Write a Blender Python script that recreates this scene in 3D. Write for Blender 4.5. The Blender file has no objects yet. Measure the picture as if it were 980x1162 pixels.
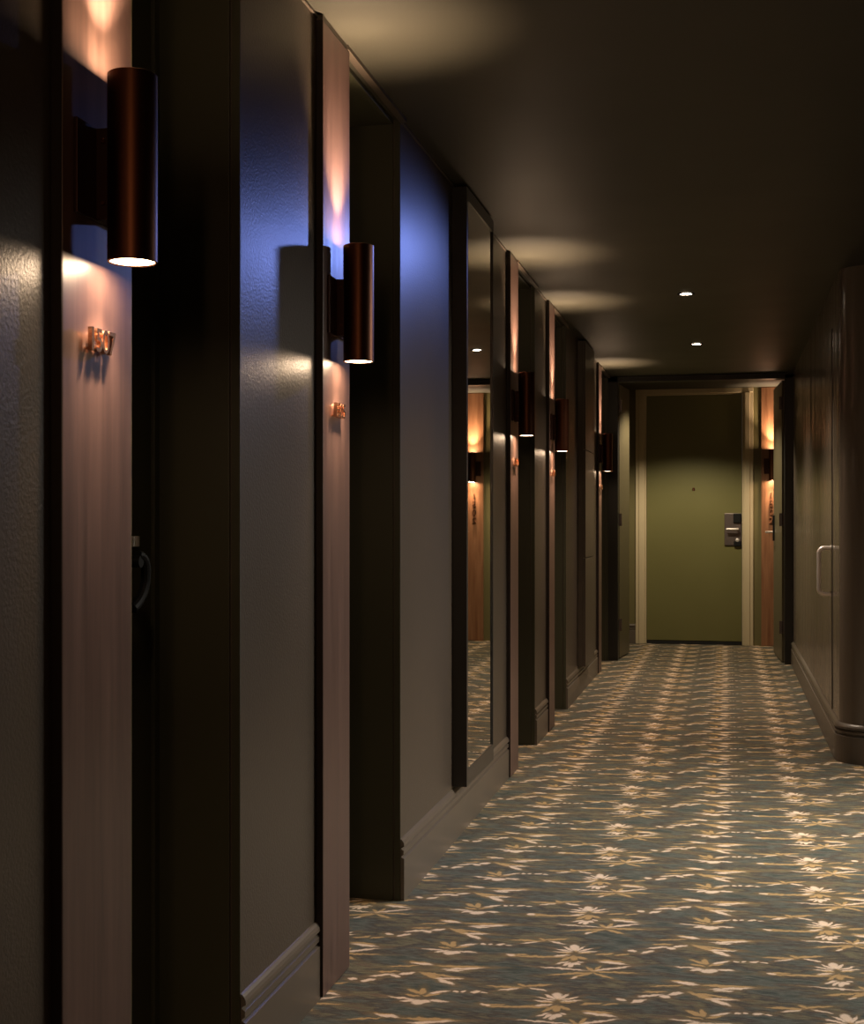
import bpy, bmesh, math
from mathutils import Vector, Matrix

# ------------------------------------------------------------------ camera model
F = 1500.0                      # focal length in pixels of the 980 x 1162 frame
VPX, VPY = 824.0, 594.0         # vanishing point of the corridor
TH = math.atan((VPX - 490.0) / F)
CT, ST = math.cos(TH), math.sin(TH)
EYE = 1.10
ZC = EYE + 1.178                # corridor ceiling
XW = -0.928                     # left wall face
XB = -0.910                     # face of the timber number boards
XR = 0.510                      # right wall face
XM = XW + 0.052                 # face of the mirror and the cupboard

def yl(px, X):
    """distance down the corridor of a point at lateral X seen in column px"""
    D = F * X / (CT * (px - VPX))
    return (D + X * ST) / CT

S = bpy.context.scene
COL = S.collection
PI = math.pi

# ------------------------------------------------------------------ node helpers
def new_mat(name):
    m = bpy.data.materials.new(name); m.use_nodes = True
    nt = m.node_tree
    b = nt.nodes['Principled BSDF']
    return m, nt, b

def setin(b, **kw):
    for k, v in kw.items():
        b.inputs[k.replace('_', ' ')].default_value = v

def paint(name, col, rough=0.4, var=0.12, bump=0.06, bscale=260.0, spec=0.5, wave=0.0):
    m, nt, b = new_mat(name)
    N, L = nt.nodes, nt.links
    tc = N.new('ShaderNodeTexCoord')
    n1 = N.new('ShaderNodeTexNoise'); n1.inputs['Scale'].default_value = 3.0; n1.inputs['Detail'].default_value = 5
    L.new(tc.outputs['Object'], n1.inputs['Vector'])
    ramp = N.new('ShaderNodeMix'); ramp.data_type = 'RGBA'
    ramp.inputs['A'].default_value = (*[c * (1 - var) for c in col], 1)
    ramp.inputs['B'].default_value = (*[c * (1 + var) for c in col], 1)
    L.new(n1.outputs['Fac'], ramp.inputs['Factor'])
    L.new(ramp.outputs['Result'], b.inputs['Base Color'])
    mr = N.new('ShaderNodeMapRange')
    mr.inputs['To Min'].default_value = rough - 0.04; mr.inputs['To Max'].default_value = rough + 0.04
    L.new(n1.outputs['Fac'], mr.inputs['Value']); L.new(mr.outputs['Result'], b.inputs['Roughness'])
    b.inputs['Specular IOR Level'].default_value = spec
    n2 = N.new('ShaderNodeTexNoise'); n2.inputs['Scale'].default_value = bscale; n2.inputs['Detail'].default_value = 2
    L.new(tc.outputs['Object'], n2.inputs['Vector'])
    bp = N.new('ShaderNodeBump'); bp.inputs['Strength'].default_value = bump; bp.inputs['Distance'].default_value = 0.002
    L.new(n2.outputs['Fac'], bp.inputs['Height'])
    last = bp
    if wave > 0:
        mp = N.new('ShaderNodeMapping'); mp.inputs['Scale'].default_value = (0.2, 1, 0.12)
        L.new(tc.outputs['Object'], mp.inputs['Vector'])
        n3 = N.new('ShaderNodeTexNoise'); n3.inputs['Scale'].default_value = 4.5; n3.inputs['Detail'].default_value = 1
        L.new(mp.outputs['Vector'], n3.inputs['Vector'])
        b2 = N.new('ShaderNodeBump'); b2.inputs['Strength'].default_value = wave; b2.inputs['Distance'].default_value = 0.05
        L.new(n3.outputs['Fac'], b2.inputs['Height']); L.new(bp.outputs['Normal'], b2.inputs['Normal'])
        last = b2
    L.new(last.outputs['Normal'], b.inputs['Normal'])
    return m

def metal(name, col, rough=0.3, metallic=1.0, streak=0.0):
    m, nt, b = new_mat(name)
    N, L = nt.nodes, nt.links
    setin(b, Metallic=metallic, Roughness=rough)
    tc = N.new('ShaderNodeTexCoord')
    mp = N.new('ShaderNodeMapping'); mp.inputs['Scale'].default_value = (60, 60, 3)
    n1 = N.new('ShaderNodeTexNoise'); n1.inputs['Scale'].default_value = 4; n1.inputs['Detail'].default_value = 4
    L.new(tc.outputs['Object'], mp.inputs['Vector']); L.new(mp.outputs['Vector'], n1.inputs['Vector'])
    mx = N.new('ShaderNodeMix'); mx.data_type = 'RGBA'
    mx.inputs['A'].default_value = (*[c * 0.85 for c in col], 1); mx.inputs['B'].default_value = (*[c * 1.15 for c in col], 1)
    L.new(n1.outputs['Fac'], mx.inputs['Factor']); L.new(mx.outputs['Result'], b.inputs['Base Color'])
    return m

def timber(name, c1, c2, rough=0.36):
    m, nt, b = new_mat(name)
    N, L = nt.nodes, nt.links
    tc = N.new('ShaderNodeTexCoord')
    mp = N.new('ShaderNodeMapping'); mp.inputs['Scale'].default_value = (18, 18, 0.9)
    L.new(tc.outputs['Object'], mp.inputs['Vector'])
    n1 = N.new('ShaderNodeTexNoise'); n1.inputs['Scale'].default_value = 2.2; n1.inputs['Detail'].default_value = 7
    n1.inputs['Roughness'].default_value = 0.62; n1.inputs['Distortion'].default_value = 0.4
    L.new(mp.outputs['Vector'], n1.inputs['Vector'])
    cr = N.new('ShaderNodeValToRGB')
    cr.color_ramp.elements[0].position = 0.3; cr.color_ramp.elements[0].color = (*c1, 1)
    cr.color_ramp.elements[1].position = 0.72; cr.color_ramp.elements[1].color = (*c2, 1)
    L.new(n1.outputs['Fac'], cr.inputs['Fac']); L.new(cr.outputs['Color'], b.inputs['Base Color'])
    mr = N.new('ShaderNodeMapRange'); mr.inputs['To Min'].default_value = rough - 0.06; mr.inputs['To Max'].default_value = rough + 0.08
    L.new(n1.outputs['Fac'], mr.inputs['Value']); L.new(mr.outputs['Result'], b.inputs['Roughness'])
    bp = N.new('ShaderNodeBump'); bp.inputs['Strength'].default_value = 0.05; bp.inputs['Distance'].default_value = 0.001
    L.new(n1.outputs['Fac'], bp.inputs['Height']); L.new(bp.outputs['Normal'], b.inputs['Normal'])
    return m

def emis(name, col, strength):
    m, nt, b = new_mat(name)
    setin(b, Base_Color=(0.8, 0.7, 0.6, 1), Emission_Color=(*col, 1), Emission_Strength=strength, Roughness=0.4)
    return m

# ------------------------------------------------------------------ carpet
TX, TY = 0.645, 0.357
def carpet_mat():
    m, nt, b = new_mat('axminster_floral_carpet')
    N, L = nt.nodes, nt.links
    setin(b, Roughness=0.95)
    b.inputs['Specular IOR Level'].default_value = 0.12
    b.inputs['Sheen Weight'].default_value = 0.08
    tc = N.new('ShaderNodeTexCoord')
    # a woven edge is never perfectly smooth: warp the drawing slightly
    nz = N.new('ShaderNodeTexNoise'); nz.inputs['Scale'].default_value = 55; nz.inputs['Detail'].default_value = 3
    L.new(tc.outputs['Object'], nz.inputs['Vector'])
    sub = N.new('ShaderNodeVectorMath'); sub.operation = 'SUBTRACT'; sub.inputs[1].default_value = (0.5, 0.5, 0.5)
    L.new(nz.outputs['Color'], sub.inputs[0])
    scl = N.new('ShaderNodeVectorMath'); scl.operation = 'MULTIPLY'; scl.inputs[1].default_value = (0.012, 0.020, 0)
    L.new(sub.outputs[0], scl.inputs[0])
    add = N.new('ShaderNodeVectorMath'); add.operation = 'ADD'
    L.new(tc.outputs['Object'], add.inputs[0]); L.new(scl.outputs[0], add.inputs[1])
    flat = N.new('ShaderNodeVectorMath'); flat.operation = 'MULTIPLY'; flat.inputs[1].default_value = (1, 1, 0)
    L.new(add.outputs[0], flat.inputs[0])
    P = flat.outputs[0]

    def stroke(x0, y0, x1, y1, w):
        cx, cy = (x0 + x1) / 2, (y0 + y1) / 2
        ln = math.hypot(x1 - x0, y1 - y0) / 2
        ang = math.atan2(y1 - y0, x1 - x0)
        s = N.new('ShaderNodeVectorMath'); s.operation = 'SUBTRACT'; s.inputs[1].default_value = (cx, cy, 0)
        L.new(P, s.inputs[0])
        wr = N.new('ShaderNodeVectorMath'); wr.operation = 'WRAP'
        wr.inputs[1].default_value = (TX / 2, TY / 2, 1); wr.inputs[2].default_value = (-TX / 2, -TY / 2, -1)
        L.new(s.outputs[0], wr.inputs[0])
        mp = N.new('ShaderNodeMapping'); mp.vector_type = 'TEXTURE'
        mp.inputs['Rotation'].default_value = (0, 0, ang); mp.inputs['Scale'].default_value = (ln, w, 1)
        L.new(wr.outputs[0], mp.inputs['Vector'])
        le = N.new('ShaderNodeVectorMath'); le.operation = 'LENGTH'
        L.new(mp.outputs[0], le.inputs[0])
        return le.outputs['Value']

    def union(strokes):
        cur = None
        for st in strokes:
            v = stroke(*st)
            if cur is None: cur = v
            else:
                mn = N.new('ShaderNodeMath'); mn.operation = 'MINIMUM'
                L.new(cur, mn.inputs[0]); L.new(v, mn.inputs[1]); cur = mn.outputs[0]
        mr = N.new('ShaderNodeMapRange')
        mr.inputs['From Min'].default_value = 1.15; mr.inputs['From Max'].default_value = 0.75
        mr.inputs['To Min'].default_value = 0; mr.inputs['To Max'].default_value = 1
        L.new(cur, mr.inputs['Value'])
        mh = N.new('ShaderNodeMapRange')
        mh.inputs['From Min'].default_value = 2.6; mh.inputs['From Max'].default_value = 1.0
        mh.inputs['To Min'].default_value = 0; mh.inputs['To Max'].default_value = 1
        L.new(cur, mh.inputs['Value'])
        return mr.outputs['Result'], mh.outputs['Result']

    # drawing of one repeat, in crop pixels of two close looks at the floor, turned into metres
    def floor_pt(ox, oy, k, u, v):
        px, py = ox + u / k, oy + v / k
        D = F * EYE / (py - VPY)
        X = (px - VPX) * CT * D / F
        return X, (D + X * ST) / CT, D * EYE and (F * EYE / (py - VPY) ** 2)
    K = 4.4545
    def conv(lst, ox, oy):
        out = []
        for (u0, v0, u1, v1, th) in lst:
            a = floor_pt(ox, oy, K, u0, v0); c = floor_pt(ox, oy, K, u1, v1)
            out.append((a[0], a[1], c[0], c[1], max(0.0035, th / K / 2 * (a[2] + c[2]) / 2)))
        return out
    creamA = [(395, 93, 300, 88, 5), (396, 88, 312, 74, 6), (400, 85, 352, 63, 6), (409, 84, 406, 54, 16),
              (418, 85, 458, 62, 6), (424, 88, 505, 73, 6), (425, 93, 520, 87, 5),
              (380, 138, 315, 151, 7), (388, 142, 348, 161, 7), (400, 144, 383, 167, 10), (412, 143, 418, 156, 14), (422, 140, 456, 143, 6),
              (530, 138, 680, 154, 10), (500, 186, 690, 163, 8), (235, 166, 480, 184, 6),
              (675, 82, 722, 88, 10), (745, 96, 812, 84, 10), (140, 47, 230, 38, 6), (280, 36, 360, 50, 6),
              (305, 110, 385, 104, 8), (60, 102, 110, 108, 9), (385, 224, 425, 216, 6)]
    ochreA = [(395, 96, 330, 92, 8), (425, 96, 490, 94, 8), (408, 108, 340, 135, 8), (412, 110, 400, 135, 12), (415, 112, 470, 128, 10),
              (70, 110, 390, 116, 9), (515, 104, 610, 98, 8), (610, 108, 685, 100, 6), (520, 130, 660, 142, 10),
              (280, 206, 500, 194, 8), (500, 190, 720, 198, 8), (500, 196, 600, 226, 10), (500, 196, 400, 216, 9), (505, 192, 540, 160, 8), (505, 190, 470, 165, 8),
              (85, 28, 250, 36, 8), (250, 30, 380, 24, 8), (230, 20, 262, 34, 8), (420, 90, 400, 66, 6)]
    creamC = [(500, 92, 570, 84, 9), (572, 104, 586, 86, 22), (612, 100, 596, 86, 22), (630, 86, 716, 93, 8), (625, 60, 720, 48, 7), (440, 72, 560, 82, 6),
              (175, 212, 300, 202, 9), (280, 208, 330, 214, 12), (320, 204, 405, 194, 11), (500, 222, 650, 226, 8), (520, 226, 600, 256, 13),
              (540, 178, 750, 172, 9), (560, 184, 650, 186, 8), (400, 148, 500, 157, 8),
              (596, 286, 625, 292, 9), (635, 292, 662, 286, 8), (680, 294, 735, 288, 9), (735, 294, 775, 297, 6), (200, 404, 315, 414, 9)]
    ochreC = [(530, 38, 590, 62, 10), (600, 36, 594, 66, 10), (585, 72, 520, 62, 7), (600, 70, 680, 60, 7),
              (430, 190, 560, 236, 14), (440, 194, 640, 222, 9), (510, 160, 770, 168, 10), (560, 158, 640, 170, 12), (380, 138, 470, 148, 9),
              (215, 190, 330, 188, 8), (740, 352, 860, 356, 7), (60, 430, 240, 424, 8)]
    cream, cream_halo = union(conv(creamA, 560, 1060) + conv(creamC, 380, 1060))
    ochre, ochre_halo = union(conv(ochreA, 560, 1060) + conv(ochreC, 380, 1060))

    # ground: teal grey, brown and olive brushed areas, drawn out across the width
    mp = N.new('ShaderNodeMapping'); mp.inputs['Scale'].default_value = (2.2, 6.5, 1)
    L.new(tc.outputs['Object'], mp.inputs['Vector'])
    g1 = N.new('ShaderNodeTexNoise'); g1.inputs['Scale'].default_value = 2.4; g1.inputs['Detail'].default_value = 6; g1.inputs['Roughness'].default_value = 0.65
    L.new(mp.outputs['Vector'], g1.inputs['Vector'])
    cr = N.new('ShaderNodeValToRGB')
    els = cr.color_ramp.elements
    els[0].position = 0.36; els[0].color = (0.036, 0.044, 0.037, 1)
    els[1].position = 0.66; els[1].color = (0.110, 0.075, 0.048, 1)
    e = els.new(0.45); e.color = (0.082, 0.088, 0.070, 1)
    e = els.new(0.53); e.color = (0.052, 0.040, 0.032, 1)
    e = els.new(0.59); e.color = (0.120, 0.108, 0.062, 1)
    L.new(g1.outputs['Fac'], cr.inputs['Fac'])
    mp2 = N.new('ShaderNodeMapping'); mp2.inputs['Scale'].default_value = (14, 130, 1)
    L.new(tc.outputs['Object'], mp2.inputs['Vector'])
    g2 = N.new('ShaderNodeTexNoise'); g2.inputs['Scale'].default_value = 2; g2.inputs['Detail'].default_value = 4
    L.new(mp2.outputs['Vector'], g2.inputs['Vector'])
    st = N.new('ShaderNodeMapRange'); st.inputs['From Min'].default_value = 0.3; st.inputs['From Max'].default_value = 0.7
    st.inputs['To Min'].default_value = 0.55; st.inputs['To Max'].default_value = 1.45
    L.new(g2.outputs['Fac'], st.inputs['Value'])
    mul = N.new('ShaderNodeVectorMath'); mul.operation = 'SCALE'
    L.new(cr.outputs['Color'], mul.inputs[0]); L.new(st.outputs['Result'], mul.inputs['Scale'])
    def over(base, colour, mask, amount):
        k = N.new('ShaderNodeMath'); k.operation = 'MULTIPLY'; k.inputs[1].default_value = amount
        L.new(mask, k.inputs[0])
        mx = N.new('ShaderNodeMix'); mx.data_type = 'RGBA'
        L.new(k.outputs[0], mx.inputs['Factor']); L.new(base, mx.inputs['A']); mx.inputs['B'].default_value = (*colour, 1)
        return mx.outputs['Result']
    c = over(mul.outputs[0], (0.150, 0.105, 0.045), ochre_halo, 0.55)
    c = over(c, (0.20, 0.125, 0.055), cream_halo, 0.55)
    c = over(c, (0.44, 0.28, 0.12), ochre, 0.9)
    c = over(c, (0.74, 0.57, 0.43), cream, 0.88)
    # woven pile
    v = N.new('ShaderNodeTexNoise'); v.inputs['Scale'].default_value = 420; v.inputs['Detail'].default_value = 2
    L.new(tc.outputs['Object'], v.inputs['Vector'])
    pv = N.new('ShaderNodeMapRange'); pv.inputs['To Min'].default_value = 0.65; pv.inputs['To Max'].default_value = 1.35
    L.new(v.outputs['Fac'], pv.inputs['Value'])
    fin = N.new('ShaderNodeVectorMath'); fin.operation = 'SCALE'
    L.new(c, fin.inputs[0]); L.new(pv.outputs['Result'], fin.inputs['Scale'])
    L.new(fin.outputs[0], b.inputs['Base Color'])
    bp = N.new('ShaderNodeBump'); bp.inputs['Strength'].default_value = 0.35; bp.inputs['Distance'].default_value = 0.003
    L.new(v.outputs['Fac'], bp.inputs['Height']); L.new(bp.outputs['Normal'], b.inputs['Normal'])
    return m

M = {
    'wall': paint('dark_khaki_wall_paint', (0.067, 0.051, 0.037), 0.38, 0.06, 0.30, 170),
    'wall_r': paint('dark_brown_wall_paint', (0.135, 0.108, 0.082), 0.24, 0.06, 0.04, 300, wave=0.8),
    'skirt': paint('gloss_skirting_paint', (0.105, 0.083, 0.063), 0.33, 0.06, 0.03, 200),
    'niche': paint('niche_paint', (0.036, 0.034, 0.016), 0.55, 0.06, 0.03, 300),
    'ceil': paint('dark_ceiling_paint', (0.037, 0.034, 0.024), 0.5, 0.06, 0.03, 200, spec=0.3),
    'black': paint('black_frame_paint', (0.012, 0.011, 0.009), 0.4, 0.05, 0.02, 200),
    'cream': paint('cream_frame_paint', (0.50, 0.41, 0.26), 0.4, 0.05, 0.03, 200),
    'olive': paint('olive_wall_paint', (0.13, 0.11, 0.045), 0.42, 0.06, 0.06, 300),
    'olive_door': paint('olive_door_paint', (0.135, 0.125, 0.042), 0.42, 0.05, 0.04, 300),
    'leaf': paint('fire_door_paint', (0.085, 0.070, 0.038), 0.4, 0.05, 0.04, 300),
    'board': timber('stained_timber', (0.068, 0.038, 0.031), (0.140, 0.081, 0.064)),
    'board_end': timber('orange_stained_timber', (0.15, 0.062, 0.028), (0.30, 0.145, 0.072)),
    'board_side': paint('board_edge_shade', (0.012, 0.006, 0.004), 0.45, 0.1, 0.03, 100),  # shade of the unlit near edge, put into the colour
    'bronze': metal('dark_bronze', (0.12, 0.048, 0.027), 0.40),
    'bronze_dk': metal('brown_black_plate', (0.05, 0.022, 0.016), 0.42, 0.7),
    'copper': metal('polished_copper', (0.85, 0.50, 0.32), 0.22),
    'steel': metal('satin_steel', (0.85, 0.80, 0.75), 0.38, 0.75),
    'blackmetal': paint('black_metal', (0.010, 0.010, 0.010), 0.6, 0.05, 0.02, 100, spec=0.12),
    'pewter': metal('pewter_plate', (0.16, 0.13, 0.12), 0.42, 0.8),
    'mframe': paint('mirror_frame_paint', (0.030, 0.027, 0.023), 0.3, 0.05, 0.02, 200),
    'lens': emis('warm_lens', (1.0, 0.66, 0.36), 14.0),
    'dlens': emis('downlight_lens', (1.0, 0.78, 0.58), 30.0),
    'carpet': carpet_mat(),
    'mirror': None,
}
mm, nt_, b_ = new_mat('mirror_glass'); setin(b_, Metallic=1.0, Roughness=0.012, Base_Color=(0.82, 0.83, 0.80, 1)); M['mirror'] = mm
def rubber():
    return paint('black_seal', (0.008, 0.008, 0.008), 0.6, 0.02, 0.02, 100)
M['seal'] = rubber()

# ------------------------------------------------------------------ mesh helpers
def link(name, bm, mat, parent=None, bevel=0.0, smooth=False, kind=None):
    me = bpy.data.meshes.new(name)
    bmesh.ops.recalc_face_normals(bm, faces=bm.faces)
    bm.to_mesh(me); bm.free()
    me.materials.append(mat)
    o = bpy.data.objects.new(name, me)
    COL.objects.link(o)
    if smooth:
        for p in me.polygons: p.use_smooth = True
        me.set_sharp_from_angle(angle=math.radians(35))
    if bevel > 0:
        md = o.modifiers.new('bevel', 'BEVEL'); md.width = bevel; md.segments = 2; md.limit_method = 'ANGLE'
    if parent is not None: o.parent = parent
    if kind: o['kind'] = kind
    return o

def box(bm, x0, x1, y0, y1, z0, z1):
    vs = [bm.verts.new((x, y, z)) for x in (x0, x1) for y in (y0, y1) for z in (z0, z1)]
    q = lambda *i: bm.faces.new([vs[k] for k in i])
    q(0, 1, 3, 2); q(4, 6, 7, 5); q(0, 4, 5, 1); q(2, 3, 7, 6); q(0, 2, 6, 4); q(1, 5, 7, 3)

def bx(x0, x1, y0, y1, z0, z1):
    bm = bmesh.new(); box(bm, x0, x1, y0, y1, z0, z1); return bm

def prism(bm, pts, z0, z1):
    lo = [bm.verts.new((x, y, z0)) for x, y in pts]; hi = [bm.verts.new((x, y, z1)) for x, y in pts]
    n = len(pts)
    bm.faces.new(lo); bm.faces.new(hi)
    for i in range(n): bm.faces.new((lo[i], lo[(i + 1) % n], hi[(i + 1) % n], hi[i]))

def lathe(bm, prof, axis_o=(0, 0, 0), n=32, axis='Z', closed=True):
    """prof: list of (r, h) revolved round an axis; closed profile loop"""
    rings = []
    for r, h in prof:
        ring = []
        for k in range(n):
            a = 2 * PI * k / n
            p = {'Z': (r * math.cos(a), r * math.sin(a), h), 'X': (h, r * math.cos(a), r * math.sin(a)),
                 'Y': (r * math.cos(a), h, r * math.sin(a))}[axis]
            ring.append(bm.verts.new([p[i] + axis_o[i] for i in range(3)]))
        rings.append(ring)
    m = len(rings)
    for i in range(m if closed else m - 1):
        a, b = rings[i], rings[(i + 1) % m]
        for k in range(n):
            bm.faces.new((a[k], a[(k + 1) % n], b[(k + 1) % n], b[k]))
    if not closed:
        if prof[0][0] > 1e-6: bm.faces.new(rings[0])
        if prof[-1][0] > 1e-6: bm.faces.new(rings[-1])

def tube(bm, pts, r, n=12):
    pts = [Vector(p) for p in pts]
    rings = []
    for i, p in enumerate(pts):
        if i == 0: d = pts[1] - p
        elif i == len(pts) - 1: d = p - pts[i - 1]
        else: d = (pts[i + 1] - p).normalized() + (p - pts[i - 1]).normalized()
        d.normalize()
        up = Vector((0.13, 0.31, 0.94)) if abs(d.z) < 0.9 else Vector((0.94, 0.31, 0.1))
        if i == 0: u = d.cross(up).normalized()
        else: u = (u - d * u.dot(d)).normalized()
        w = d.cross(u)
        rings.append([bm.verts.new(p + (u * math.cos(2 * PI * k / n) + w * math.sin(2 * PI * k / n)) * r) for k in range(n)])
    for a, b in zip(rings, rings[1:]):
        for k in range(n): bm.faces.new((a[k], a[(k + 1) % n], b[(k + 1) % n], b[k]))
    bm.faces.new(rings[0]); bm.faces.new(rings[-1])

def arc_pts(p0, pc, p1, n=6):
    """quadratic bend through a corner"""
    p0, pc, p1 = Vector(p0), Vector(pc), Vector(p1)
    return [(p0 * (1 - t) ** 2 + pc * 2 * t * (1 - t) + p1 * t * t) for t in [i / n for i in range(n + 1)]]

def empty(name, loc, label, cat, group=None):
    o = bpy.data.objects.new(name, None); COL.objects.link(o)
    o.location = loc; o.empty_display_size = 0.05
    o['label'] = label; o['category'] = cat
    if group: o['group'] = group
    return o

def local(bm, loc):
    bmesh.ops.translate(bm, verts=bm.verts, vec=-Vector(loc)); return bm

def spot(name, loc, target, energy, angle, blend, col, size=0.01, parent=None):
    l = bpy.data.lights.new(name, 'SPOT'); l.energy = energy; l.spot_size = math.radians(angle); l.spot_blend = blend
    l.color = col; l.shadow_soft_size = size
    o = bpy.data.objects.new(name, l); COL.objects.link(o); o.location = loc
    d = Vector(target)
    o.rotation_euler = d.to_track_quat('-Z', 'Y').to_euler()
    if parent is not None: o.parent = parent
    return o

def disk(name, loc, d, energy, size, col, parent=None, spread=180):
    l = bpy.data.lights.new(name, 'AREA'); l.shape = 'DISK'; l.size = size; l.energy = energy; l.color = col
    l.spread = math.radians(spread)
    o = bpy.data.objects.new(name, l); COL.objects.link(o); o.location = loc
    o.rotation_euler = Vector(d).to_track_quat('-Z', 'Y').to_euler()
    if parent is not None: o.parent = parent
    return o

# ------------------------------------------------------------------ positions down the left wall
BOARDS = [(yl(a, XB), yl(b, XB)) for a, b in ((72, 148), (366, 397), (578.6, 588.4), (623.4, 629), (679.4, 682.3))]
# keep the boards one width
BOARDS = [((a + b) / 2 - 0.11, (a + b) / 2 + 0.11) for a, b in BOARDS]
FAR = [yl(p, XW) for p in (272.5, 454, 606.5, 641.8)]           # far edges of the first four door recesses
Y_END = 12.23                                                     # end wall
Y_FRAME = 10.72                                                   # double fire door frame
RECESS = 0.170
XD = XW - RECESS

# ------------------------------------------------------------------ room shell
link('floor', bx(-1.6, 3.4, -1.6, 12.6, -0.05, 0.0), M['carpet'], kind='structure')
bm = bmesh.new()
box(bm, -1.6, 3.4, -1.6, Y_FRAME + 0.06, ZC, ZC + 0.2)
link('ceiling', bm, M['ceil'], kind='structure')
ZV = EYE + 1.225
link('ceiling_vestibule', bx(-1.6, 1.6, Y_FRAME + 0.06, 12.6, ZV, ZV + 0.12), M['ceil'], kind='structure')

niches = []
for i, (ya, yb) in enumerate(BOARDS[:4]):
    niches.append((yb + 0.030, FAR[i]))
niches.append((BOARDS[4][1] + 0.03, Y_FRAME - 0.05))
starts = [-1.5] + [n[1] for n in niches]
for i in range(5):
    link('wall_left', bx(-1.5, XW, starts[i], niches[i][0], 0, ZC + 0.15), M['wall'], kind='structure')
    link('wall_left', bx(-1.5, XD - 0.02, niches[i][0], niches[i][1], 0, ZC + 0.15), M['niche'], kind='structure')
link('wall_left', bx(-1.5, XW, Y_FRAME - 0.05, Y_FRAME + 0.05, 0, ZC + 0.15), M['wall'], kind='structure')
link('wall_left', bx(-1.5, -1.05, Y_FRAME + 0.05, Y_END, 0, ZC + 0.15), M['olive'], kind='structure')

# right wall with its rounded corner towards the lift lobby
RC = 0.14; YC = 6.30
arc = [(XR + RC - RC * math.cos(a), YC + RC - RC * math.sin(a)) for a in [PI / 2 * k / 14 for k in range(15)]]
pts_r = [(3.3, YC + 1.0), (1.2, Y_FRAME + 0.05), (XR, Y_FRAME + 0.05)]
wall_path = [(XR, Y_FRAME + 0.05)] + arc + [(3.3, YC)]
bm = bmesh.new(); prism(bm, wall_path + [(3.3, YC + 0.6), (0.9, YC + 0.6), (0.9, Y_FRAME + 0.05)], 0, ZC + 0.15)
link('wall_right', bm, M['wall_r'], kind='structure', smooth=True)
link('wall_lobby', bx(3.3, 3.4, -1.6, YC, 0, ZC + 0.1), M['wall'], kind='structure')
link('wall_back', bx(-1.6, 3.4, -1.6, -1.5, 0, ZC + 0.1), M['wall'], kind='structure')

# end wall with the door opening
XDL, XDR = [(p - VPX) * CT * 12.0 / F for p in (730.5, 842.5)]
ZDT = EYE + (VPY - 446.5) * 12.0 / F
XDL = -0.727; XDR = 0.150
bm = bmesh.new()
box(bm, -1.5, XDL, Y_END, Y_END + 0.2, 0, ZV + 0.1)
box(bm, XDR, 1.5, Y_END, Y_END + 0.2, 0, ZV + 0.1)
box(bm, XDL, XDR, Y_END, Y_END + 0.2, ZDT, ZV + 0.1)
link('wall_end', bm, M['olive'], kind='structure')
link('wall_vestibule', bx(0.78, 1.5, Y_FRAME + 0.05, Y_END, 0, ZV + 0.1), M['olive'], kind='structure')

# ------------------------------------------------------------------ skirting boards
PROF = [(0, 0), (.0065, 0), (.0065, .122), (.002, .126), (.002, .130), (.0055, .134), (.0055, .146), (.002, .150),
        (.002, .154), (.0065, .158), (.0062, .166), (.0045, .173), (.002, .178), (0, .180)]
def skirt(name, path, side=1, scale=1.6):
    """path: list of ((x,y),(nx,ny)): profile pushed out along the normal"""
    bm = bmesh.new(); rows = []
    for (x, y), (nx, ny) in path:
        rows.append([bm.verts.new((x + nx * o * scale, y + ny * o * scale, z)) for o, z in PROF])
    n = len(PROF)
    for a, b in zip(rows, rows[1:]):
        for k in range(n): bm.faces.new((a[k], a[(k + 1) % n], b[(k + 1) % n], b[k]))
    bm.faces.new(rows[0]); bm.faces.new(rows[-1])
    return link(name, bm, M['skirt'], kind='structure')
segs = [(-1.5, BOARDS[0][0])] + [(FAR[i], BOARDS[i + 1][0]) for i in range(4)]
for a, b in segs:
    skirt('baseboard_left', [((XW, a), (1, 0)), ((XW, b), (1, 0))], scale=1.8)
path = [((XR, Y_FRAME + 0.0), (-1, 0))]
for k in range(15):
    a = PI / 2 * k / 14
    path.append((arc[k], (-math.cos(a), -math.sin(a))))
path.append(((3.3, YC), (0, -1)))
skirt('baseboard_right', path, scale=3.0)
skirt('baseboard_end', [((-1.05, Y_END), (0, -1)), ((XDL - 0.082, Y_END), (0, -1))], scale=1.8)

# ------------------------------------------------------------------ recess linings, head strips and doors on the left
def door_lever(parent, x, y, z, dirx, diry, reach):
    """rose, neck and curved lever"""
    bm = bmesh.new()
    lathe(bm, [(0.0, 0), (0.026, 0), (0.026, 0.008), (0.0, 0.008)], n=24, axis='X', closed=False)
    bmesh.ops.translate(bm, verts=bm.verts, vec=(x, y, z))
    return bm

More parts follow.
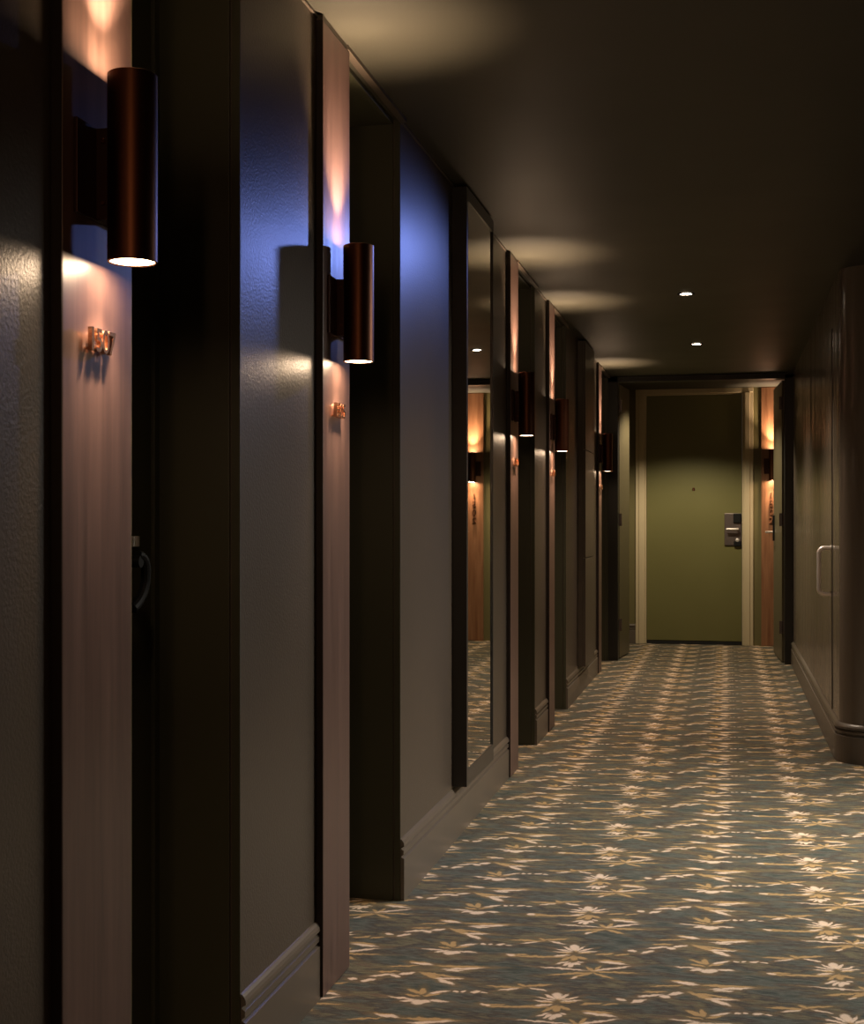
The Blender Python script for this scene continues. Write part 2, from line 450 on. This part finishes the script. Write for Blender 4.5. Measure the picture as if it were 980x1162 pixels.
for i, (y0, y1) in enumerate(niches):
    bm = bmesh.new()
    # far lining stands a little back from the wall corner, with a bead
    box(bm, XD, XW - 0.020, y1 - 0.006, y1, 0, ZC - 0.010)
    box(bm, XD, XW - 0.020, y0, y0 + 0.006, 0, ZC - 0.010)
    box(bm, XD, XW - 0.020, y0, y1, ZC - 0.014, ZC)
    # rebate frame round the leaf
    box(bm, XD - 0.015, XD + 0.004, y1 - 0.030, y1 - 0.006, 0, ZC - 0.012)
    box(bm, XD - 0.015, XD + 0.004, y0, y0 + 0.030, 0, ZC - 0.012)
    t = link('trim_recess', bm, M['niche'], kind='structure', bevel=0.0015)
    # corner bead of the recess
    bm = bmesh.new()
    box(bm, XW - 0.016, XW + 0.0008, y1 - 0.004, y1 + 0.0005, 0.0, ZC)
    link('trim_bead', bm, M['niche'], kind='structure')
    bm = bmesh.new()
    box(bm, XW, XW + 0.020, y0 - 0.05 if i else y0, y1, ZC - 0.011, ZC)
    link('trim_head', bm, M['wall'], kind='structure')
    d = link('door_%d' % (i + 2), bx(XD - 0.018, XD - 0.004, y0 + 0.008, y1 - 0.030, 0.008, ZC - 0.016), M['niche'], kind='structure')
    if i == 0:
        # black lever with two bright pins above it, on the leaf in the first recess
        yy = yl(158, -1.05)
        zz = EYE - 0.070
        h = link('door_handle', local(bx(0, 0, 0, 0, 0, 0), (0, 0, 0)), M['blackmetal'], d) if False else None
        bm = bmesh.new()
        lathe(bm, [(0.0, XD - 0.004), (0.030, XD - 0.004), (0.030, XD + 0.006), (0.011, XD + 0.010), (0.011, XD + 0.052), (0.0, XD + 0.052)], axis_o=(0, yy, zz), n=24, axis='X', closed=False)
        tube(bm, arc_pts((XD + 0.045, yy, zz + 0.012), (XD + 0.050, yy + 0.030, zz + 0.01), (XD + 0.048, yy + 0.028, zz - 0.03)) +
             arc_pts((XD + 0.048, yy + 0.028, zz - 0.035), (XD + 0.046, yy + 0.022, zz - 0.07), (XD + 0.044, yy - 0.02, zz - 0.085)), 0.009, 10)
        h = link('door_handle', bm, M['blackmetal'], d, smooth=True)
        for py_ in (152.5, 157.5):
            yp = yl(py_, XD + 0.010)
            bm = bmesh.new(); box(bm, XD - 0.004, XD + 0.010, yp - 0.004, yp + 0.004, EYE - 0.044, EYE - 0.024)
            link('lock_pin', bm, M['steel'], d, bevel=0.001)

# ceiling bead along the wall panels
for a, b in [(-1.5, BOARDS[0][0])] + [(FAR[i], BOARDS[i + 1][0]) for i in range(4)]:
    link('trim_ceiling', bx(XW, XW + 0.006, a, b, ZC - 0.007, ZC), M['wall'], kind='structure')

# ------------------------------------------------------------------ number boards
def digit_mesh(ch, size, depth):
    cu = bpy.data.curves.new('digit', 'FONT'); cu.body = ch; cu.size = size; cu.extrude = depth / 2
    cu.align_x = 'CENTER'; cu.resolution_u = 6; cu.offset = 0.0006
    ob = bpy.data.objects.new('digit', cu); COL.objects.link(ob)
    dg = bpy.context.evaluated_depsgraph_get()
    me = bpy.data.meshes.new_from_object(ob.evaluated_get(dg))
    bpy.data.objects.remove(ob); bpy.data.curves.remove(cu)
    me.materials.clear(); me.materials.append(M['copper'])
    return me

NUMS = ['1507', '1505', '1503', '1501', '1500']
BL = ['tall brown timber board carrying number 1507 at the left edge of the photo',
      'tall brown timber board carrying the second room number, behind the second sconce',
      'tall brown timber board just beyond the full-height mirror',
      'narrow-looking brown timber board fourth from the camera, between two door recesses',
      'farthest brown timber board on the left wall, beside the open fire doors']
DZ = EYE + 0.262
for i, (ya, yb) in enumerate(BOARDS):
    t = empty('number_board', (XW, (ya + yb) / 2, 0), BL[i], 'wall board', 'room number boards on the left wall')
    o = t.location
    link('panel', local(bx(XW + 0.0015, XB, ya, yb, 0.004, ZC - 0.014), o), M['board'], t, bevel=0.0012)
    link('cap_strip', local(bx(XW + 0.0015, XB - 0.001, ya, yb, ZC - 0.013, ZC - 0.001), o), M['wall'], t)
    link('edge_shade', local(bx(XW + 0.0015, XB - 0.0008, ya - 0.0012, ya - 0.0001, 0.004, ZC - 0.014), o), M['board_side'], t)  # thin dark sheet that paints the near edge as shaded
    if i == 0:
        link('edge_strip', local(bx(XW + 0.0015, XB - 0.001, yb + 0.0001, yb + 0.0035, 0.004, ZC - 0.001), o), M['olive'], t)
    yc = (ya + yb) / 2
    for k, ch in enumerate(NUMS[i]):
        me = digit_mesh(ch, 0.048, 0.007)
        d = bpy.data.objects.new('digit', me); COL.objects.link(d); d.parent = t
        # reads from the corridor: along +Y, facing +X
        d.matrix_local = Matrix.Translation((XB - XW + 0.011, -0.046 + 0.0205 * k, DZ - 0.010)) @ Matrix(((0, 0, 1, 0), (1, 0, 0, 0), (0, 1, 0, 0), (0, 0, 0, 1)))
        bm = bmesh.new()
        lathe(bm, [(0, -0.012), (0.002, -0.012), (0.002, 0.0), (0, 0.0)], n=8, axis='X', closed=False)
        bmesh.ops.translate(bm, verts=bm.verts, vec=(XB - XW + 0.0115, -0.046 + 0.0205 * k + (0.0015 if ch == '1' else 0), DZ - 0.007))
        link('standoff_pin', bm, M['copper'], t)

# ------------------------------------------------------------------ wall sconces
WARM = (1.0, 0.71, 0.47)
Z0, Z1 = EYE + 0.385, EYE + 0.662
def make_sconce(name, face, nrm, label, power=1.0, spot_w=11.0, disk_w=0.45):
    """face: point on the board face below the lamp; nrm: outward direction ((1,0) or (0,-1))"""
    t = empty(name, (face[0], face[1], (Z0 + Z1) / 2), label, 'wall light', 'cylinder wall lights beside the doors')
    rot = math.atan2(nrm[1], nrm[0])
    t.rotation_euler = (0, 0, rot)
    H = (Z1 - Z0) / 2
    AX = 0.054; R = 0.0365
    bm = bmesh.new()
    ro, ri = R, R - 0.0035
    lathe(bm, [(ro - .001, -H), (ro, -H + .001), (ro, H - .001), (ro - .001, H), (ri + .0006, H), (ri, H - .001), (ri, -H + .001), (ri + .0006, -H)],
          axis_o=(AX, 0, 0), n=48)
    link('tube', bm, M['bronze'], t, smooth=True)
    bm = bmesh.new(); box(bm, 0, 0.006, -0.078, 0.078, -0.078, 0.058)
    link('back_plate', bm, M['bronze_dk'], t, bevel=0.001)
    bm = bmesh.new(); box(bm, 0.0055, 0.030, -0.020, 0.020, -0.077, 0.057)
    br = link('bracket', bm, M['bronze_dk'], t, bevel=0.001)
    for z in (-0.053, 0.038):
        bm = bmesh.new()
        lathe(bm, [(0, -0.0205), (0.003, -0.0205), (0.004, -0.0195), (0.004, -0.0178), (0, -0.0178)], axis_o=(0.017, -0.002, z), n=14, axis='Y', closed=False)
        link('screw', bm, M['bronze'], br, smooth=True)
    for s in (-1, 1):
        bm = bmesh.new()
        lathe(bm, [(0, s * (H - .0012)), (ri - .0005, s * (H - .0018)), (ri - .0005, s * (H - .012)), (0, s * (H - .012))], axis_o=(AX, 0, 0), n=32, closed=False)
        link('lamp_lens', bm, M['lens'], t)
        spot('beam_light', (AX, 0, s * (H - .0004)), (0, 0, s), spot_w * power * (4.3 if s > 0 else 0.9), 82 if s > 0 else 84, 1.0, WARM, 0.012, t)
        disk('spill_light', (AX, 0, s * (H - .0006)), (0, 0, s), disk_w * power, 2 * ri - .006, WARM, t)
    return t
SL = ['bronze tube wall light above number 1507, nearest the camera',
      'bronze tube wall light on the second board, left of the large dark blue-lit wall panel',
      'bronze tube wall light just beyond the full-height mirror',
      'bronze tube wall light fourth along the left wall, right of the one by the mirror',
      'small dark tube wall light farthest down the left wall, before the fire doors']
for i, (ya, yb) in enumerate(BOARDS):
    make_sconce('wall_sconce', (XB, (ya + yb) / 2), (1, 0), SL[i])

# ------------------------------------------------------------------ full-height mirror
ma, mb = yl(529.5, XM), yl(559.8, XM)
zb, zt = 0.188, ZC - 0.012
t = empty('wall_mirror', (XW, (ma + mb) / 2, zb), 'full-height framed mirror on the left wall reflecting the end wall and carpet', 'mirror')
o = t.location
bm = bmesh.new()
box(bm, XW, XM, ma, ma + 0.022, zb, zt); box(bm, XW, XM, mb - 0.010, mb, zb, zt)
box(bm, XW, XM, ma + 0.022, mb - 0.010, zb, zb + 0.062); box(bm, XW, XM, ma + 0.022, mb - 0.010, zt - 0.045, zt)
link('frame', local(bm, o), M['mframe'], t, bevel=0.0012)
bm = bmesh.new(); box(bm, XM - 0.012, XM - 0.003, ma + 0.022, mb - 0.010, zb + 0.062, zt - 0.045)
g = link('mirror_glass', local(bm, o), M['mirror'], t); g.rotation_euler = (0, 0, 0.0106)
bm = bmesh.new(); box(bm, XW, XM - 0.014, ma + 0.022, mb - 0.010, zb + 0.062, zt - 0.045)
link('backing', local(bm, o), M['black'], t)

# ------------------------------------------------------------------ slim cupboard with three flush doors
ca, cb = yl(664.2, XM), yl(674.2, XM)
t = empty('service_cupboard', (XW, (ca + cb) / 2, zb), 'slim tall olive cupboard with flush doors on the far part of the left wall', 'cupboard')
o = t.location
link('carcass', local(bx(XW + 0.0015, XM - 0.016, ca, cb, zb, zt), o), M['wall'], t, bevel=0.001)
zs = [zb, EYE - 0.22, EYE + 0.47, zt]
for z0, z1 in zip(zs, zs[1:]):
    link('door', local(bx(XM - 0.0155, XM, ca, cb, z0 + (0.003 if z0 > zb else 0), z1 - (0.003 if z1 < zt else 0)), o), M['wall'], t, bevel=0.0012)

# ------------------------------------------------------------------ concealed door in the right wall with a pull handle
da, db = yl(944.3, XR), yl(930.8, XR)
d = link('door_7', bx(XR - 0.004, XR + 0.01, da, db, 0.186, 2.06), M['wall_r'], kind='structure', bevel=0.0015)
link('trim_seam', bx(XR - 0.0045, XR, da - 0.006, da - 0.001, 0.186, 2.06), M['black'], kind='structure')
hz, hh, hp, hy = EYE - 0.236, 0.115, 0.062, da + 0.045
pl = [(XR - 0.004, hy, hz - hh)] + arc_pts((XR - hp + 0.03, hy, hz - hh), (XR - hp, hy, hz - hh), (XR - hp, hy, hz - hh + 0.03)) + \
     arc_pts((XR - hp, hy, hz + hh - 0.03), (XR - hp, hy, hz + hh), (XR - hp + 0.03, hy, hz + hh)) + [(XR - 0.004, hy, hz + hh)]
bm = bmesh.new(); tube(bm, pl, 0.0105, 14)
for z in (-hh, hh):
    lathe(bm, [(0, XR - 0.004), (0.014, XR - 0.004), (0.014, XR - 0.008), (0, XR - 0.008)], axis_o=(0, hy, hz + z), n=20, axis='X', closed=False)
link('pull_handle', bm, M['steel'], d, smooth=True)

# ------------------------------------------------------------------ recessed downlights
for i, (px, py) in enumerate(((778, 333), (790, 390))):
    D = F * (ZC - EYE) / (VPY - py)
    X = (px - VPX) * CT * D / F; Y = (D + X * ST) / CT
    t = empty('recessed_downlight', (X, Y, ZC), ['small glowing downlight in the dark ceiling, the nearer and upper of two',
              'small glowing downlight in the dark ceiling, the farther one close to the end door'][i], 'ceiling light', 'downlights in the corridor ceiling')
    bm = bmesh.new()
    lathe(bm, [(0.030, -0.001), (0.043, -0.001), (0.044, -0.003), (0.042, -0.006), (0.034, -0.006), (0.031, -0.003)], n=32)
    link('trim_ring', bm, M['blackmetal'], t, smooth=True)
    bm = bmesh.new()
    lathe(bm, [(0, -0.004), (0.020, -0.0035), (0.0305, -0.002), (0.0305, -0.0005), (0, -0.0005)], n=32, closed=False)
    link('lens', bm, M['dlens'], t, smooth=True)
    spot('downlight_beam', (0, 0, -0.012), (0, 0, -1), 62, 112, 0.9, (1.0, 0.80, 0.62), 0.03, t)

# ------------------------------------------------------------------ fire doors standing open
bm = bmesh.new()
XJL, XJR = -0.850, 0.432
box(bm, XW, XJL, Y_FRAME - 0.05, Y_FRAME + 0.05, 0, ZC)
box(bm, XJR + 0.012, XR + 0.02, Y_FRAME - 0.05, Y_FRAME + 0.05, 0, ZC)
box(bm, XW, XR + 0.02, Y_FRAME - 0.05, Y_FRAME + 0.06, EYE + 1.134, ZC)
box(bm, XJL - 0.0, XR, Y_FRAME - 0.056, Y_FRAME - 0.05, ZC - 0.012, ZC - 0.002)
link('trim_fire_frame', bm, M['black'], kind='structure', bevel=0.002)

def leaf(name, hx, hy, ex, ey, th, handle):
    v = Vector((ex - hx, ey - hy, 0)); ln = v.length; v.normalize()
    n = Vector((v.y, -v.x, 0))                       # one face normal
    zt_ = EYE + 1.128
    bm = bmesh.new()
    c = [(hx, hy), (ex, ey), (ex + n.x * th, ey + n.y * th), (hx + n.x * th, hy + n.y * th)]
    prism(bm, c, 0.010, zt_)
    d = link(name, bm, M['leaf'], kind='structure', bevel=0.002)
    for z in (0.28, 1.13, 2.05):
        bm = bmesh.new()
        lathe(bm, [(0, z - 0.05), (0.008, z - 0.05), (0.008, z + 0.05), (0, z + 0.05)], axis_o=(hx - v.x * 0.006, hy - 0.012, 0), n=12, closed=False)
        box(bm, hx - 0.02, hx + 0.02, hy - 0.006, hy - 0.002, z - 0.05, z + 0.05)
        link('hinge', bm, M['pewter'], d)
    if handle:
        # escutcheon and lever on the face towards the corridor centre
        s = handle
        p = Vector((ex, ey, 0)) - v * 0.06
        off = n * (th if s > 0 else 0.0)
        nn = n * s
        R = Matrix((( v.x, nn.x, 0, p.x + off.x), (v.y, nn.y, 0, p.y + off.y), (0, 0, 1, 0), (0, 0, 0, 1)))
        bm = bmesh.new(); box(bm, -0.022, 0.022, 0, 0.010, EYE - 0.145, EYE + 0.068); bmesh.ops.transform(bm, matrix=R, verts=bm.verts)
        link('escutcheon', bm, M['blackmetal'], d, bevel=0.002)
        bm = bmesh.new()
        zz = EYE - 0.072
        tube(bm, [(0, 0.008, zz), (0, 0.036, zz)] + arc_pts((0, 0.040, zz), (0, 0.052, zz), (-0.014, 0.052, zz)) + [(-0.115, 0.052, zz)], 0.0085, 12)
        bmesh.ops.transform(bm, matrix=R, verts=bm.verts)
        link('door_handle', bm, M['steel'], d, smooth=True)
    return d
leaf('door_8', XJL + 0.004, Y_FRAME + 0.06, -0.800, 11.26, -0.045, 0)
leaf('door_9', XJR - 0.006, Y_FRAME + 0.06, 0.388, 11.52, 0.045, 0)
# lever on the right hand leaf
d9 = bpy.data.objects['door_9']
hx, hy = 0.388, 11.44
bm = bmesh.new(); box(bm, hx - 0.010, hx + 0.008, hy - 0.022, hy + 0.022, EYE - 0.145, EYE + 0.068)
link('escutcheon', bm, M['blackmetal'], d9, bevel=0.002)
bm = bmesh.new(); zz = EYE - 0.072
tube(bm, [(hx - 0.005, hy, zz), (hx - 0.05, hy, zz)] + arc_pts((hx - 0.052, hy, zz), (hx - 0.064, hy, zz), (hx - 0.064, hy - 0.014, zz)) + [(hx - 0.060, hy - 0.11, zz)], 0.0085, 12)
link('door_handle', bm, M['steel'], d9, smooth=True)

# ------------------------------------------------------------------ end door, its frame and furniture
bm = bmesh.new()
fw = 0.085
def casing(bm, x0, x1, y, z0, z1, vertical=True):
    box(bm, x0, x1, y - 0.018, y, z0, z1)
    if vertical: box(bm, x0 + (x1 - x0) * 0.35, x1 - (x1 - x0) * 0.12, y - 0.026, y - 0.018, z0, z1)
casing(bm, XDL - fw, XDL, Y_END, 0, ZDT - 0.0005)
box(bm, XDR, XDR + fw, Y_END - 0.018, Y_END, 0, ZDT - 0.0005)
box(bm, XDR + 0.012, XDR + 0.055, Y_END - 0.028, Y_END - 0.018, 0, ZDT - 0.0005)
box(bm, XDL - fw, XDR + fw, Y_END - 0.022, Y_END, ZDT, ZDT + 0.043)
box(bm, XDL, XDL + 0.012, Y_END, Y_END + 0.06, 0, ZDT); box(bm, XDR - 0.012, XDR, Y_END, Y_END + 0.06, 0, ZDT)
box(bm, XDL, XDR, Y_END, Y_END + 0.06, ZDT - 0.012, ZDT)
link('trim_end_door', bm, M['cream'], kind='structure', bevel=0.003)
YD = Y_END + 0.012
d = link('door_1', bx(XDL + 0.014, XDR - 0.014, YD, YD + 0.045, 0.035, ZDT - 0.014), M['olive_door'], kind='structure', bevel=0.002)
link('door_seal', bx(XDL + 0.014, XDR - 0.014, YD + 0.004, YD + 0.040, 0.004, 0.036), M['seal'], d)
bm = bmesh.new()
lathe(bm, [(0, YD), (0.013, YD), (0.013, YD - 0.006), (0.008, YD - 0.009), (0, YD - 0.007)], axis_o=(-0.292, 0, EYE + 0.312), n=24, axis='Y', closed=False)
link('peephole', bm, M['bronze'], d, smooth=True)
lx0, lx1 = -0.018, 0.132
lz0, lz1 = EYE - 0.198, EYE + 0.092
bm = bmesh.new(); box(bm, lx0, lx1, YD - 0.014, YD, lz0, lz1)
lp = link('lock_plate', bm, M['pewter'], d, bevel=0.004)
bm = bmesh.new(); box(bm, 0.060, 0.130, YD - 0.030, YD - 0.0135, EYE + 0.005, EYE + 0.090)
link('card_reader', bm, M['blackmetal'], lp, bevel=0.006)
bm = bmesh.new(); zz = EYE - 0.052
tube(bm, [(0.100, YD - 0.012, zz), (0.100, YD - 0.045, zz)] + arc_pts((0.100, YD - 0.048, zz), (0.100, YD - 0.060, zz), (0.086, YD - 0.060, zz)) + [(0.000, YD - 0.058, zz)], 0.010, 12)
link('lever', bm, M['steel'], lp, smooth=True)
bm = bmesh.new(); box(bm, 0.064, 0.131, YD - 0.026, YD - 0.0135, EYE - 0.205, EYE - 0.160)
link('keyway_cover', bm, M['blackmetal'], lp, bevel=0.005)
bm = bmesh.new()
lathe(bm, [(0, YD - 0.013), (0.017, YD - 0.013), (0.016, YD - 0.030), (0, YD - 0.034)], axis_o=(0.096, 0, EYE - 0.150), n=24, axis='Y', closed=False)
link('thumb_turn', bm, M['steel'], lp, smooth=True)

# end number board with its light
bxa, bxb = 0.305, 0.505
ybf = Y_END - 0.018
t = empty('number_board', ((bxa + bxb) / 2, Y_END, 0), 'orange-lit brown timber board on the end wall right of the green door', 'wall board', 'room number boards')
o = t.location
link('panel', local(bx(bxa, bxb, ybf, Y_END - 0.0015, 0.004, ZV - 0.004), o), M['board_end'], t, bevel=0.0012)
for k, ch in enumerate('1502'):
    me = digit_mesh(ch, 0.075, 0.008)
    dd = bpy.data.objects.new('digit', me); COL.objects.link(dd); dd.parent = t
    dd.matrix_local = Matrix.Translation((-0.016, -0.018 - 0.010, EYE + 0.225 - 0.074 * k)) @ Matrix(((1, 0, 0, 0), (0, 0, -1, 0), (0, 1, 0, 0), (0, 0, 0, 1)))
    bm = bmesh.new(); lathe(bm, [(0, -0.030), (0.002, -0.030), (0.002, -0.017), (0, -0.017)], axis_o=(-0.014, 0, EYE + 0.227 - 0.074 * k), n=8, axis='Y', closed=False)
    link('standoff_pin', bm, M['copper'], t)
make_sconce('wall_sconce', ((bxa + bxb) / 2, ybf), (0, -1), 'dark tube wall light on the end wall, half hidden by the open door leaf', 1.0)

# ------------------------------------------------------------------ light of the place and added fills
# cool lamp in the corridor ceiling that rakes the near left wall
spot('cool_lamp', (-0.17, 5.30, ZC - 0.02), (-0.73, -1.75, -1.28), 20, 74, 0.7, (0.24, 0.34, 1.0), 0.05)
# vestibule downlight before the end door
spot('vestibule_lamp', (-0.32, 11.10, ZV - 0.02), (0, 0.02, -1), 60, 124, 0.45, (1.0, 0.84, 0.60), 0.03)
# added fill light for the near floor, unseen on the lobby side
def area(name, loc, d, energy, sx, sy, col):
    l = bpy.data.lights.new(name, 'AREA'); l.shape = 'RECTANGLE'; l.size = sx; l.size_y = sy; l.energy = energy; l.color = col
    o = bpy.data.objects.new(name, l); COL.objects.link(o); o.location = loc
    o.rotation_euler = Vector(d).to_track_quat('-Z', 'Y').to_euler()
    return o
l_ = area('lobby_fill', (1.55, 4.9, ZC - 0.03), (-0.75, -0.35, -1), 44, 1.0, 1.6, (1.0, 0.92, 0.80)); l_.data.spread = math.radians(95)

# tall warm strip added unseen behind the camera, puts a streak on the tubes
area('rear_streak_fill', (0.10, -1.42, 1.75), (0, 1, 0), 3.5, 0.12, 0.9, (1.0, 0.56, 0.30))

w = bpy.data.worlds.new('World'); S.world = w; w.use_nodes = True
w.node_tree.nodes['Background'].inputs['Color'].default_value = (0.02, 0.018, 0.016, 1)

# ------------------------------------------------------------------ camera
cam = bpy.data.cameras.new('camera'); co = bpy.data.objects.new('camera', cam); COL.objects.link(co)
co.location = (0, 0, EYE); co.rotation_euler = (PI / 2, 0, TH)
cam.sensor_fit = 'VERTICAL'; cam.sensor_height = 36.0; cam.lens = F * 36.0 / 1162.0
cam.shift_y = (VPY - 581.0) / 1162.0
cam.clip_start = 0.02
S.camera = co

S.view_settings.view_transform = 'Standard'; S.view_settings.look = 'None'
S.view_settings.gamma = 1.0; S.view_settings.use_curve_mapping = False
S.view_settings.exposure = 1.0
S.cycles.use_denoising = True
S.cycles.max_bounces = 8
